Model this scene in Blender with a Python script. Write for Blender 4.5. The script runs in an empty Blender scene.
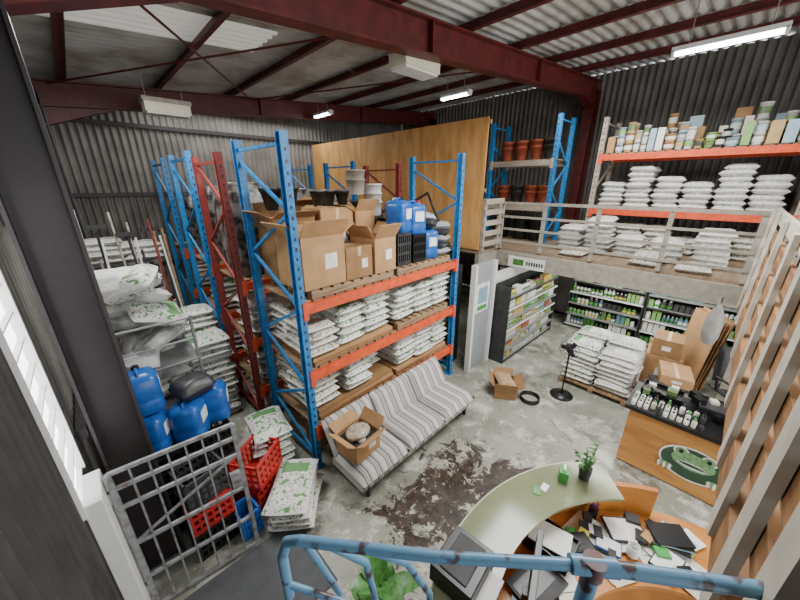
import bpy, math, random
from mathutils import Matrix, Vector
random.seed(7)
R=random.random
def U(a,b): return random.uniform(a,b)
def C(h):
    h=h.lstrip('#'); r=[int(h[i:i+2],16)/255 for i in (0,2,4)]
    return tuple((x/12.92 if x<=.04045 else ((x+.055)/1.055)**2.4) for x in r)+(1,)
# ---------------------------------------------------------------- materials
_m={}
def mat(name,col,rough=.6,metal=0,var=.15,scale=8,bump=0,emit=0,col2=None,alpha=None,p0=.35,p1=.65,glow=0):
    if name in _m: return _m[name]
    m=bpy.data.materials.new(name); m.use_nodes=True; nt=m.node_tree; n=nt.nodes; l=nt.links
    b=n['Principled BSDF']; b.inputs['Roughness'].default_value=rough; b.inputs['Metallic'].default_value=metal
    c=C(col)
    if emit:
        b.inputs['Base Color'].default_value=c
        b.inputs['Emission Color'].default_value=c; b.inputs['Emission Strength'].default_value=emit
    else:
        tc=n.new('ShaderNodeTexCoord'); no=n.new('ShaderNodeTexNoise'); no.inputs['Scale'].default_value=scale; no.inputs['Detail'].default_value=5
        l.new(tc.outputs['Object'],no.inputs['Vector'])
        cr=n.new('ShaderNodeValToRGB'); cr.color_ramp.elements[0].position=p0; cr.color_ramp.elements[1].position=p1
        c2=C(col2) if col2 else tuple(min(1,x*(1+var)) for x in c[:3])+(1,)
        c1=c if col2 else tuple(x*(1-var) for x in c[:3])+(1,)
        cr.color_ramp.elements[0].color=c1; cr.color_ramp.elements[1].color=c2
        l.new(no.outputs['Fac'],cr.inputs['Fac']); l.new(cr.outputs['Color'],b.inputs['Base Color'])
        if bump:
            bp=n.new('ShaderNodeBump'); bp.inputs['Strength'].default_value=bump; bp.inputs['Distance'].default_value=.02
            l.new(no.outputs['Fac'],bp.inputs['Height']); l.new(bp.outputs['Normal'],b.inputs['Normal'])
        if glow: b.inputs['Emission Color'].default_value=c; b.inputs['Emission Strength'].default_value=glow
    if alpha: b.inputs['Transmission Weight'].default_value=alpha
    _m[name]=m; return m
def wood(name,c1,c2,scale=(1,12,12),rough=.6):
    if name in _m: return _m[name]
    m=bpy.data.materials.new(name); m.use_nodes=True; nt=m.node_tree; n=nt.nodes; l=nt.links
    b=n['Principled BSDF']; b.inputs['Roughness'].default_value=rough
    tc=n.new('ShaderNodeTexCoord'); mp=n.new('ShaderNodeMapping'); mp.inputs['Scale'].default_value=scale
    no=n.new('ShaderNodeTexNoise'); no.inputs['Scale'].default_value=2; no.inputs['Detail'].default_value=6; no.inputs['Distortion'].default_value=.6
    cr=n.new('ShaderNodeValToRGB'); cr.color_ramp.elements[0].position=.3; cr.color_ramp.elements[1].position=.7
    cr.color_ramp.elements[0].color=C(c1); cr.color_ramp.elements[1].color=C(c2)
    l.new(tc.outputs['Object'],mp.inputs['Vector']); l.new(mp.outputs['Vector'],no.inputs['Vector']); l.new(no.outputs['Fac'],cr.inputs['Fac']); l.new(cr.outputs['Color'],b.inputs['Base Color'])
    _m[name]=m; return m
def sackmat(name,base,ink,ink2):
    m=bpy.data.materials.new(name); m.use_nodes=True; nt=m.node_tree; n=nt.nodes; l=nt.links
    b=n['Principled BSDF']; b.inputs['Roughness'].default_value=.45
    uv=n.new('ShaderNodeUVMap'); sx=n.new('ShaderNodeSeparateXYZ'); l.new(uv.outputs['UV'],sx.inputs[0])
    def rng(sock,lo,hi):
        a=n.new('ShaderNodeMath'); a.operation='GREATER_THAN'; l.new(sock,a.inputs[0]); a.inputs[1].default_value=lo
        c=n.new('ShaderNodeMath'); c.operation='LESS_THAN'; l.new(sock,c.inputs[0]); c.inputs[1].default_value=hi
        d=n.new('ShaderNodeMath'); d.operation='MULTIPLY'; l.new(a.outputs[0],d.inputs[0]); l.new(c.outputs[0],d.inputs[1]); return d.outputs[0]
    mul=n.new('ShaderNodeMath'); mul.operation='MULTIPLY'; l.new(rng(sx.outputs['X'],.03,.97),mul.inputs[0]); l.new(rng(sx.outputs['Y'],.06,.94),mul.inputs[1])
    no=n.new('ShaderNodeTexNoise'); no.inputs['Detail'].default_value=4; no.inputs['Scale'].default_value=20
    tc=n.new('ShaderNodeTexCoord'); l.new(tc.outputs['Object'],no.inputs['Vector'])
    cr=n.new('ShaderNodeValToRGB'); cr.color_ramp.interpolation='CONSTANT'; e=cr.color_ramp.elements
    e[0].color=C(ink); e[0].position=0; e[1].position=.43; e[1].color=C(base); x=e.new(.57); x.color=C(ink2); x=e.new(.63); x.color=C(base)
    l.new(no.outputs['Fac'],cr.inputs['Fac'])
    mx=n.new('ShaderNodeMix'); mx.data_type='RGBA'; l.new(mul.outputs[0],mx.inputs['Factor']); mx.inputs['A'].default_value=C(base); l.new(cr.outputs['Color'],mx.inputs['B'])
    # printed label panel with solid colour block in the middle of each sack
    m3=n.new('ShaderNodeMix'); m3.data_type='RGBA'
    ml=n.new('ShaderNodeMath'); ml.operation='MULTIPLY'; l.new(rng(sx.outputs['X'],.62,.82),ml.inputs[0]); l.new(rng(sx.outputs['Y'],.2,.8),ml.inputs[1])
    l.new(ml.outputs[0],m3.inputs['Factor']); l.new(mx.outputs['Result'],m3.inputs['A']); m3.inputs['B'].default_value=C(ink)
    l.new(m3.outputs['Result'],b.inputs['Base Color'])
    n2=n.new('ShaderNodeTexNoise'); n2.inputs['Scale'].default_value=14; l.new(tc.outputs['Object'],n2.inputs['Vector'])
    bp=n.new('ShaderNodeBump'); bp.inputs['Strength'].default_value=.6; bp.inputs['Distance'].default_value=.02; l.new(n2.outputs['Fac'],bp.inputs['Height']); l.new(bp.outputs['Normal'],b.inputs['Normal'])
    return m
M_sackG=sackmat('sack_green_print','#dcdbd6','#5f9058','#a0a29b')
M_sackB=sackmat('sack_brown_print','#d0cdc3','#8a7f6b','#7d8878')
M_sackW=sackmat('sack_white','#d8d6d0','#a9aca6','#96a099')
M_sackD=mat('sack_black','#2c2d2f',.4,bump=.4)
M_card=mat('cardboard','#ad865b',.8,var=.12,scale=5)
M_card2=mat('cardboard_dark','#8f6c46',.8,var=.15,scale=5)
M_tape=mat('packing_tape','#cfb48d',.3)
M_label=mat('paper_label','#dfe0dd',.6)
M_blue=mat('rack_blue_paint','#2676b0',.45,var=.25,scale=20)
M_orange=mat('rack_orange_paint','#d9522a',.45,var=.15,scale=10)
M_redf=mat('red_primer','#82332c',.5,var=.2,scale=15)
M_maroon=mat('maroon_steel','#561c1a',.5,var=.3,scale=6)
M_dkcol=mat('dark_column_steel','#241c1d',.45,var=.2,scale=6)
M_grey=mat('grey_steel','#8f9190',.4,metal=.3,var=.15)
M_gate=mat('gate_worn_grey','#8d9093',.5,metal=.2,scale=14,col2='#6b5c52',p0=.45,p1=.7)
M_lgrey=mat('cream_railing_paint','#958f83',.5,var=.15,scale=12)
M_cream=mat('cream_post_paint','#b9b3a5',.5,var=.12,scale=7)
M_white=mat('white_paint','#d9d9d5',.5,var=.06)
M_black=mat('black_plastic','#141516',.35,var=.2)
M_dark=mat('dark_goods','#2e2e2e',.6,var=.3)
M_bluep=mat('blue_plastic','#1c57a3',.3,var=.15)
M_redp=mat('red_plastic','#b8302a',.35,var=.12)
M_green=mat('green_plastic','#3f9444',.4)
M_pot=mat('terracotta','#94492f',.7)
M_leaf=mat('leaf','#3f7330',.4,var=.4,scale=30)
M_paper=mat('paper','#e2e1dc',.7,var=.03)
M_tube=mat('fluorescent_tube','#f4fbff',emit=20)
M_pale=wood('pallet_wood','#705a43','#ab8f6c')
M_ply=wood('plywood','#b5803f','#d9a768',(3,3,.7))
M_plyd=wood('counter_plywood','#a36d36','#cb9652',(3,.8,5))
M_desk=wood('desk_wood','#a9682b','#c88641',(2,2,2),.35)
M_greywood=wood('weathered_board','#8c8375','#b5ab9b',(1,6,6))
M_plank=wood('brown_plank','#714c2b','#a87b4e',(1,8,8))
# ---------------------------------------------------------------- mesh builder
class MB:
    def __init__(s): s.v=[];s.f=[];s.m=[];s.sm=[];s.uv=[];s.mats=[];s.T=Matrix()
    def mi(s,m):
        if m not in s.mats: s.mats.append(m)
        return s.mats.index(m)
    def add(s,vs,fs,m,smooth=False,uv=None,T=None):
        o=len(s.v); t=s.T@T if T is not None else s.T
        s.v+= [tuple(t@Vector(v)) for v in vs]; k=s.mi(m)
        for f in fs:
            s.f.append(tuple(i+o for i in f)); s.m.append(k); s.sm.append(smooth)
            s.uv.append([uv[i] for i in f] if uv else [(0,0)]*len(f))
    def box(s,c,d,m,rz=0,rx=0,ry=0):
        x,y,z=d[0]/2,d[1]/2,d[2]/2
        vs=[(-x,-y,-z),(x,-y,-z),(x,y,-z),(-x,y,-z),(-x,-y,z),(x,-y,z),(x,y,z),(-x,y,z)]
        fs=[(0,3,2,1),(4,5,6,7),(0,1,5,4),(1,2,6,5),(2,3,7,6),(3,0,4,7)]
        T=Matrix.Translation(c)@Matrix.Rotation(rz,4,'Z')@Matrix.Rotation(ry,4,'Y')@Matrix.Rotation(rx,4,'X')
        s.add(vs,fs,m,T=T)
    def beam(s,p,q,w,h,m):
        p=Vector(p);q=Vector(q);d=q-p;L=d.length;T=Matrix.Translation((p+q)/2)@d.to_track_quat('X','Z').to_matrix().to_4x4()
        o=s.T; s.T=o@T; s.box((0,0,0),(L,w,h),m); s.T=o
    def cyl(s,p,q,r,m,r2=None,n=12,cap=True):
        p=Vector(p);q=Vector(q);r2=r if r2 is None else r2;d=q-p
        T=Matrix.Translation(p)@d.to_track_quat('Z','Y').to_matrix().to_4x4();L=d.length
        vs=[(r*math.cos(2*math.pi*i/n),r*math.sin(2*math.pi*i/n),0) for i in range(n)]+[(r2*math.cos(2*math.pi*i/n),r2*math.sin(2*math.pi*i/n),L) for i in range(n)]
        s.add(vs,[(i,(i+1)%n,n+(i+1)%n,n+i) for i in range(n)],m,True,T=T)
        if cap: s.add(vs,[tuple(range(n-1,-1,-1)),tuple(range(n,2*n))],m,False,T=T)
    def tube(s,pts,r,m,n=10):
        for i in range(len(pts)-1): s.cyl(pts[i],pts[i+1],r,m,n=n)
        for p in pts[1:-1]: s.ball(p,(r,r,r),m,8,6)
    def ball(s,c,d,m,n=12,k=8):
        s.sl(c,[(math.sin(math.pi*j/k)+1e-4,-math.cos(math.pi*j/k)*d[2]) for j in range(k+1)],d[0],d[1],2,m,n=n)
    def sl(s,c,prof,sx,sy,p,m,rz=0,n=20,cap=True,jit=0):
        vs=[];
        for sc,z in prof:
            for i in range(n):
                a=2*math.pi*i/n; ca,sa=math.cos(a),math.sin(a)
                x=abs(ca)**(2/p)*(1 if ca>=0 else -1);y=abs(sa)**(2/p)*(1 if sa>=0 else -1)
                j=1+U(-jit,jit)
                vs.append((x*sx*sc*j,y*sy*sc*j,z+U(-jit,jit)*.3))
        K=len(prof);fs=[(k*n+i,k*n+(i+1)%n,(k+1)*n+(i+1)%n,(k+1)*n+i) for k in range(K-1) for i in range(n)]
        T=Matrix.Translation(c)@Matrix.Rotation(rz,4,'Z')
        s.add(vs,fs,m,True,T=T)
        if cap: s.add(vs,[tuple(range(n-1,-1,-1)),tuple(range((K-1)*n,K*n))],m,False,T=T)
    def sack(s,c,L,W,H,m,rz=0,tilt=0,ry=0):
        nx,ny=10,7;top=[];bot=[];uv=[];ph=U(0,6)
        for j in range(ny+1):
            for i in range(nx+1):
                u=i/nx*2-1;v=j/ny*2-1
                u=math.copysign(abs(u)**.75,u); v=math.copysign(abs(v)**.75,v)
                h=(max(0,1-abs(u)**5)**.5)*(max(0,1-abs(v)**5)**.5)
                bx=u*L/2*(1-.05*abs(v)**3);by=v*W/2*(1-.06*(1-abs(u)))
                w=.010*math.sin(5*u+ph)*math.cos(4*v+ph)
                top.append((bx,by,H/2*h+w*h));bot.append((bx,by,-H/2*h));uv.append((i/nx,j/ny))
        N=len(top);fs=[]
        for j in range(ny):
            for i in range(nx):
                a=j*(nx+1)+i;fs.append((a,a+1,a+nx+2,a+nx+1));fs.append((N+a,N+a+nx+1,N+a+nx+2,N+a+1))
        T=Matrix.Translation(c)@Matrix.Rotation(rz,4,'Z')@Matrix.Rotation(ry,4,'Y')@Matrix.Rotation(tilt,4,'X')
        s.add(top+bot,fs,m,True,uv=uv+uv,T=T)
    def stack(s,x,y,z,n,m,L=.6,W=.44,H=.11,rz=math.pi/2,j=.025):
        for i in range(n):
            s.sack((x+U(-j,j),y+U(-j,j),z+H*.5+i*H*.86),L*U(.94,1.04),W*U(.95,1.05),H*1.12,m,rz+U(-.07,.07)+(math.pi if R()<.5 else 0),tilt=U(-.04,.04),ry=U(-.03,.03))
    def carton(s,c,d,m=None,rz=0,open_=False):
        m=m or M_card; x,y,z=d; T=Matrix.Translation(c)@Matrix.Rotation(rz,4,'Z'); o=s.T; s.T=o@T; t=.008
        if not open_:
            s.box((0,0,z/2),(x,y,z),m); s.box((0,0,z+.0015),(x*.98,.05,.003),M_tape)
            s.box((0,-y/2-.0015,z*.86),(.05,.003,z*.28),M_tape)
            s.box((x*.2,-y/2-.001,z*.45),(x*.22,.003,z*.3),M_label); s.box((-x/2-.001,0,z*.5),(.003,y*.3,z*.25),M_label)
        else:
            s.box((0,0,t/2),(x,y,t),m)
            for q in (-1,1):
                s.box((q*x/2,0,z/2),(t,y,z),m); s.box((0,q*y/2,z/2),(x,t,z),m)
                fl=min(.2,y*.45); a=U(.5,1.3)
                s.box((q*(x/2+fl/2*math.sin(a)),0,z+fl/2*math.cos(a)),(t,y,fl),m,ry=q*a)
                a=U(.4,1.3)
                s.box((0,q*(y/2+fl/2*math.sin(a)),z+fl/2*math.cos(a)),(x,t,fl),m,rx=-q*a)
            s.box((0,0,z*.75),(x*.95,y*.95,.02),M_dark); s.box((x*.15,-y/2-.005,z*.5),(x*.3,.003,z*.3),M_label)
            for k in range(5): s.ball((U(-.3,.3)*x,U(-.3,.3)*y,z*.8),(x*.15,y*.15,.06),random.choice((M_dark,M_label,M_lgrey)),8,5)
        s.T=o
    def can(s,c,sx,sy,h,m,rz=0,cap=None):
        s.sl(c,[(.9,0),(1,.02),(1,h*.3),(.97,h*.33),(1,h*.36),(1,h*.78),(.85,h*.88),(.45,h*.93)],sx/2,sy/2,4,m,rz,24)
        o=s.T; s.T=o@Matrix.Translation(c)@Matrix.Rotation(rz,4,'Z')
        s.cyl((sx*.28,0,h*.88),(sx*.28,0,h*1.0),.03,cap or M_black)
        s.tube([(-sx*.3,0,h*.82),(-sx*.25,0,h*.98),(sx*.08,0,h*.98),(sx*.12,0,h*.88)],.014,m,8)
        s.box((0,-sy/2-.001,h*.55),(sx*.5,.004,h*.3),M_label); s.T=o
    def crate(s,c,d,m,rz=0):
        x,y,z=d;o=s.T;s.T=o@Matrix.Translation(c)@Matrix.Rotation(rz,4,'Z')
        s.box((0,0,.01),(x,y,.02),m)
        for q in (-1,1):
            for k in range(4):
                zz=.03+(z-.05)*k/3
                s.box((0,q*(y/2-.01),zz),(x,.02,.035),m); s.box((q*(x/2-.01),0,zz),(.02,y,.035),m)
            for k in range(7): s.box((-x/2+.01+(x-.02)*k/6,q*(y/2-.01),z/2),(.018,.022,z),m)
            for k in range(5): s.box((q*(x/2-.01),-y/2+.01+(y-.02)*k/4,z/2),(.022,.018,z),m)
        s.T=o
    def bottle(s,c,r,h,m,capm,n=10):
        s.sl(c,[(1,0),(1,h*.65),(.8,h*.76),(.4,h*.83)],r,r,2,m,n=n); s.cyl((c[0],c[1],c[2]+h*.82),(c[0],c[1],c[2]+h),r*.45,capm,n=8)
    def tub(s,c,r,h,m,n=16):
        s.sl(c,[(.85,0),(1,h*.9),(1.06,h*.9),(1.06,h)],r,r,2,m,n=n)
    def build(s,name,bevel=0,T=None):
        me=bpy.data.meshes.new(name); me.from_pydata(s.v,[],s.f)
        for m in s.mats: me.materials.append(m)
        me.polygons.foreach_set('material_index',s.m); me.polygons.foreach_set('use_smooth',s.sm)
        ul=me.uv_layers.new(name='UVMap'); flat=[]
        for u in s.uv:
            for a in u: flat+= [a[0],a[1]]
        ul.data.foreach_set('uv',flat); me.update()
        xs=[v[0] for v in s.v];ys=[v[1] for v in s.v];zs=[v[2] for v in s.v]
        c=Vector(((min(xs)+max(xs))/2,(min(ys)+max(ys))/2,min(zs)))
        me.transform(Matrix.Translation(-c))
        ob=bpy.data.objects.new(name,me); bpy.context.scene.collection.objects.link(ob)
        ob.matrix_world=(T or Matrix())@Matrix.Translation(c)
        if bevel:
            b=ob.modifiers.new('bevel','BEVEL');b.width=bevel;b.segments=2;b.limit_method='ANGLE'
        return ob
def TR(x,y,rz=0,z=0): return Matrix.Translation((x,y,z))@Matrix.Rotation(math.radians(rz),4,'Z')
def mk(): return MB()
# ---------------------------------------------------------------- room shell
XL,XR,YN,YF=-.45,9.4,-4.2,9.6
def rz_(x): return 4.56+.078*x      # underside of rafters
m=bpy.data.materials.new('concrete_floor'); m.use_nodes=True; nt=m.node_tree;n=nt.nodes;l=nt.links;b=n['Principled BSDF']
tc=n.new('ShaderNodeTexCoord')
def NZ(sc,det=8,rgh=.6,dist=0):
    a=n.new('ShaderNodeTexNoise');a.inputs['Scale'].default_value=sc;a.inputs['Detail'].default_value=det;a.inputs['Roughness'].default_value=rgh;a.inputs['Distortion'].default_value=dist
    l.new(tc.outputs['Object'],a.inputs['Vector']);return a.outputs['Fac']
def RP(s,p0,c0,p1,c1):
    r=n.new('ShaderNodeValToRGB');r.color_ramp.elements[0].position=p0;r.color_ramp.elements[1].position=p1;r.color_ramp.elements[0].color=c0;r.color_ramp.elements[1].color=c1;l.new(s,r.inputs[0]);return r.outputs[0]
def MX(f,a,b_):
    x=n.new('ShaderNodeMix');x.data_type='RGBA';l.new(f,x.inputs['Factor'])
    for s,k in ((a,'A'),(b_,'B')):
        if isinstance(s,tuple): x.inputs[k].default_value=s
        else: l.new(s,x.inputs[k])
    return x.outputs['Result']
W1=(1,1,1,1);K0=(0,0,0,1)
base=RP(NZ(1.2),.35,C('#7c7d70'),.65,C('#9d9e92'))
c1=MX(RP(NZ(3.0,12,.75,.4),.52,K0,.60,W1),base,C('#bdbcb0'))
c1=MX(RP(NZ(1.3,12,.78,1.0),.56,K0,.62,W1),c1,C('#6a665c'))
c1=MX(RP(NZ(6,12,.8,.3),.60,K0,.65,W1),c1,C('#57534c'))
c1=MX(RP(NZ(9,12,.8,.3),.60,K0,.63,W1),c1,C('#cccbc0'))
mp=n.new('ShaderNodeMapping');mp.vector_type='POINT';mp.inputs['Location'].default_value=(-2.35*.9,-1.55*1.5,0);mp.inputs['Scale'].default_value=(.9,1.5,0)
l.new(tc.outputs['Object'],mp.inputs['Vector']);vl=n.new('ShaderNodeVectorMath');vl.operation='LENGTH';l.new(mp.outputs['Vector'],vl.inputs[0])
ma=n.new('ShaderNodeMath');ma.operation='MULTIPLY_ADD';l.new(NZ(2.2,12,.78,.8),ma.inputs[0]);ma.inputs[1].default_value=-3.8;l.new(vl.outputs['Value'],ma.inputs[2])
ad=n.new('ShaderNodeMath');ad.operation='ADD';l.new(ma.outputs[0],ad.inputs[0]);ad.inputs[1].default_value=1.25
pf=RP(ad.outputs[0],.12,W1,.16,K0)
c1=MX(pf,c1,MX(RP(NZ(5,12,.8),.55,K0,.57,W1),RP(NZ(9),.4,C('#2c241e'),.62,C('#483d33')),C('#b3af9f')))
l.new(c1,b.inputs['Base Color'])
l.new(RP(NZ(1.5,6),.4,(.25,.25,.25,1),.6,(.5,.5,.5,1)),b.inputs['Roughness'])
M_floor=m
fb=mk(); fb.box(((XL+XR)/2,(YN+YF)/2,-.1),(XR-XL,YF-YN,.2),M_floor); fo=fb.build('floor')
fo.data.transform(Matrix.Translation(fo.location)); fo.location=(0,0,0)
def corr(mb,o,u,v,nrm,ul,vl,mt,pitch=.13,amp=.018,v2=None):
    o=Vector(o);u=Vector(u);v=Vector(v);nrm=Vector(nrm);st=pitch/6;N=max(2,int(ul/st));vs=[];fs=[]
    for i in range(N+1):
        d=ul*i/N;h=amp*max(-.7,min(.7,math.sin(2*math.pi*d/pitch)))/.7
        p=o+u*d+nrm*h;vs+= [tuple(p),tuple(p+v*vl)]
    for i in range(N): a=2*i;fs.append((a,a+2,a+3,a+1))
    mb.add(vs,fs,mt,False)
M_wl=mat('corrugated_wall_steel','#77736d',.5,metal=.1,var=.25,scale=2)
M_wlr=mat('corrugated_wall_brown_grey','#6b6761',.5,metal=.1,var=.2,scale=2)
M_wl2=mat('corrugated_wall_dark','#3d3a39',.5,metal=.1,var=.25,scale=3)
M_roof=mat('galvanised_roof','#b2b2ae',.5,metal=.1,scale=1.6,col2='#837b6f',p0=.42,p1=.72)
M_sky=mat('translucent_roof_sheet','#d9d9d2',.5,glow=.3,var=.05)
w=mk(); HL=5.05
y0w,y1w=2.42,3.0
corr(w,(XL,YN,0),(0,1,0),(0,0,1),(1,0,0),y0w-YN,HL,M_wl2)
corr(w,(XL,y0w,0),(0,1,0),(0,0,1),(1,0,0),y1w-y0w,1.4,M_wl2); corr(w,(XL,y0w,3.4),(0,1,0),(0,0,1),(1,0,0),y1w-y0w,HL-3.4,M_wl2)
corr(w,(XL,y1w,0),(0,1,0),(0,0,1),(1,0,0),YF-y1w,HL,M_wl); w.build('wall_left')
w=mk(); corr(w,(XL,YF,0),(1,0,0),(0,0,1),(0,-1,0),XR-XL,5.7,M_wl); w.build('wall_back')
w=mk(); corr(w,(XR,YN,0),(0,1,0),(0,0,1),(-1,0,0),YF-YN,5.8,M_wlr); w.build('wall_right')
w=mk()
M_glass=mat('frosted_window_glass','#eef3f5',emit=6)
w.box((XL-.03,2.71,2.4),(.01,.58,2.0),M_glass)
for k in range(12): w.box((XL-.01,2.71,1.4+k*.18),(.03,.58,.012),M_white)
for y in (2.43,2.99): w.box((XL,y,2.4),(.05,.03,2.0),M_white)
w.build('window_1')
w=mk()
sl=Vector((1,0,.078)).normalized(); z0=lambda x: rz_(x)+.52
def roofstrip(y0,y1,mt,x0=XL-.1,x1=XR+.1):
    corr(w,(x0,y0,z0(x0)),(0,1,0),sl,(0,0,1),y1-y0,(x1-x0)/sl.x,mt,pitch=.16,amp=.02)
roofstrip(YN,4.7,M_roof); roofstrip(4.7,5.7,M_sky,XL-.1,2.4); roofstrip(4.7,5.7,M_roof,2.4); roofstrip(5.7,YF+.1,M_roof)
w.build('ceiling')
def ibeam(mb,p,q,d,wd,mt):
    p=Vector(p);q=Vector(q);up=Vector((0,0,1))
    if abs((q-p).normalized().z)>.9: up=Vector((1,0,0))
    hh=up*(d/2-.01)
    def bb(a,b_,w_,h_):
        dd=b_-a;L=dd.length;x=dd.normalized();yv=up.cross(x).normalized();zv=x.cross(yv)
        Mx=Matrix((x,yv,zv)).transposed().to_4x4();Mx.translation=(a+b_)/2
        o=mb.T;mb.T=o@Mx;mb.box((0,0,0),(L,w_,h_),mt);mb.T=o
    bb(p,q,.014,d); bb(p+hh,q+hh,wd,.02); bb(p-hh,q-hh,wd,.02)
for y in (-1.1,3.05,8.0):
    w=mk(); d=.36
    ibeam(w,(XL+.04,y,rz_(XL)+d/2),(XR-.03,y,rz_(XR)+d/2),d,.18,M_maroon)
    for (xa,xb) in ((XL+.05,.85),(XR-.05,8.5)):
        za,zb=rz_(xa)-.36,rz_(xb)
        w.beam((xa,y,za),(xb,y,zb),.18,.02,M_maroon)
        w.add([(xa,y,za),(xb,y,zb),(xa,y,rz_(xa))],[(0,1,2)],M_maroon)
    for x in (3.4,6.2): w.box((x,y,rz_(x)+.18),(.02,.18,.34),M_maroon)
    w.build('trim_rafter')
    for x,mt,dd in ((XL+.27,M_dkcol,.3),(XR-.23,M_maroon,.38)):
        w=mk(); z1=rz_(x)+.2
        ibeam(w,(x,y,0),(x,y,z1),dd,.2,mt)
        w.build('trim_column')
w=mk()
x=.3
while x<XR:
    z=rz_(x)+.38
    w.box((x,(YN+YF)/2,z+.06),(.015,YF-YN,.12),M_maroon); w.box((x+.03,(YN+YF)/2,z+.115),(.06,YF-YN,.012),M_maroon); w.box((x-.03,(YN+YF)/2,z+.006),(.06,YF-YN,.012),M_maroon)
    x+=1.3
w.cyl((.1,3.1,rz_(.1)+.3),(3.2,7.9,rz_(3.2)+.3),.014,M_maroon,n=8); w.cyl((3.2,3.1,rz_(3.2)+.3),(.1,7.9,rz_(.1)+.3),.014,M_maroon,n=8)
w.cyl((6.2,3.1,rz_(6.2)+.3),(3.2,7.9,rz_(3.2)+.3),.014,M_maroon,n=8)
w.box((XL+.1,(YN+YF)/2,4.75),(.08,YF-YN,.16),M_maroon)
w.build('trim_purlins')
w=mk()
for z in (1.6,3.2,4.6):
    w.box((XL+.06,YF-3.3,z),(.06,6.4,.08),M_dkcol)
    w.box(((XL+XR)/2,YF-.06,z),(XR-XL,.06,.08),M_dkcol)
w.build('trim_girts')
# ---------------------------------------------------------------- lamps
def fluoro(x,y0,y1,dz=0):
    z=rz_(x)+.25-dz; w=mk()
    w.box((x,(y0+y1)/2,z+.05),(.12,y1-y0,.05),M_white)
    w.cyl((x-.03,y0+.03,z+.005),(x-.03,y1-.03,z+.005),.016,M_tube); w.cyl((x+.03,y0+.03,z+.005),(x+.03,y1-.03,z+.005),.016,M_tube)
    for y in (y0+.02,y1-.02): w.box((x,y,z+.01),(.12,.03,.05),M_white)
    for y in (y0+.15,y1-.15): w.cyl((x,y,z+.07),(x,y,z+.22+dz),.006,M_grey,n=6)
    w.build('fluorescent_light')
fluoro(5.8,0.12,1.1,.34); fluoro(5.8,4.1,4.8,.25); fluoro(4.6,7.0,7.7,.25)
def offbox(x,y,rz=0,dz=0):
    z=rz_(x)-.02-dz;w=mk(); mb=mat('diffuser_cream','#d8d2ba',.5,var=.05)
    w.T=Matrix.Translation((x,y,z))@Matrix.Rotation(rz,4,'Z')
    w.box((0,0,0),(.62,.3,.14),mb); w.box((0,0,-.08),(.58,.26,.03),M_white); w.box((0,0,.1),(.66,.34,.06),M_lgrey)
    for q in (-.25,.25): w.cyl((q,0,.1),(q,0,.5+dz),.006,M_grey,n=6)
    w.build('ceiling_light_box',.01)
offbox(3.45,3.3); offbox(1.4,6.9,0,.1)
# ---------------------------------------------------------------- racks
def rack(name,T,L,D,H,levels,mu,mb_,deck=True):
    w=mk()
    for x in (0,L):
        for y in (0,D):
            w.box((x,y,H/2),(.012,.09,H),mu); 
            for q in (-1,1): w.box((x,y+q*.04,H/2),(.075,.012,H),mu)
            w.box((x,y,.005),(.13,.13,.01),mu)
            k=.1
            while k<H-.05:
                w.box((x,y+(-.047 if y==0 else .047),k),(.018,.004,.03),M_black); k+=.1
        k=.15; s_=1
        while k<H-.5:
            a,b_=(0,D) if s_>0 else (D,0)
            w.beam((x,a,k),(x,b_,k+.5),.03,.03,mu); k+=.5; s_=-s_
        w.beam((x,0,H-.1),(x,D,H-.1),.03,.03,mu); w.beam((x,0,.15),(x,D,.15),.03,.03,mu)
    for z in levels:
        for y in (0,D):
            yy=y-.02 if y==0 else y+.02
            w.box((L/2,yy,z-.055),(L-.04,.05,.11),mb_)
            for x in (.03,L-.03): w.box((x,yy-.005,z-.07),(.06,.07,.2),mb_)
        if deck:
            k=.08
            while k<L-.05: w.box((k,D/2,z+.01),(.12,D-.02,.02),M_pale); k+=.15
    return w.build(name,T=T)
LV=(.6,1.37,2.2)
TA=TR(1.437,3.006,3.1)
rack('pallet_rack',TA,2.92,.98,3.85,LV,M_blue,M_orange)
TB=TR(1.27,4.3,1); rack('pallet_rack',TB,2.9,.9,3.75,LV,M_redf,M_orange)
TC=TR(1.27,5.62,1); rack('pallet_rack',TC,2.9,1.0,3.85,LV,M_blue,M_orange)
TD=TR(1.27,7.4,0); rack('pallet_rack',TD,2.9,1.0,3.85,LV,M_blue,M_orange)
def obj(name,fn,T=None,bevel=0):
    w=mk(); fn(w); return w.build(name,bevel,T)
def stackobj(name,cols,T,mt):
    def f(w):
        for (x,y,z,n_) in cols: w.stack(x,y,z,n_,mt)
    return obj(name,f,T)
z3=2.225;z2=1.395;z1=.625
def pallet(w,x0,x1,y0,y1,z):
    for y in (y0+.04,(y0+y1)/2,y1-.04): w.box(((x0+x1)/2,y,z+.04),(x1-x0,.08,.07),M_pale)
    n_=int((x1-x0)/.13)
    for i in range(n_): w.box((x0+.05+(x1-x0-.1)*i/(n_-1),(y0+y1)/2,z+.085),(.1,y1-y0,.02),M_pale)
obj('wooden_pallet',lambda w:pallet(w,.15,1.42,.0,.95,z3),TA)
obj('wooden_pallet',lambda w:pallet(w,1.5,2.75,.0,.95,z3),TA)
obj('wooden_pallet',lambda w:pallet(w,1.5,2.75,.0,.95,z2),TA)
zt=z3+.1
obj('cardboard_box',lambda w:w.carton((.36,.28,zt),(.56,.5,.56),M_card,.04,True),TA)
obj('cardboard_box',lambda w:w.carton((.87,.26,zt),(.40,.46,.38),M_card2,-.03),TA)
obj('cardboard_box',lambda w:w.carton((1.28,.24,zt),(.38,.46,.44),M_card,.02,True),TA)
obj('cardboard_box',lambda w:w.carton((.95,.75,zt),(.52,.4,.8),M_card,.05),TA)
obj('cardboard_box',lambda w:w.carton((.36,.76,zt),(.54,.38,.72),M_card2,.0,True),TA)
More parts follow.
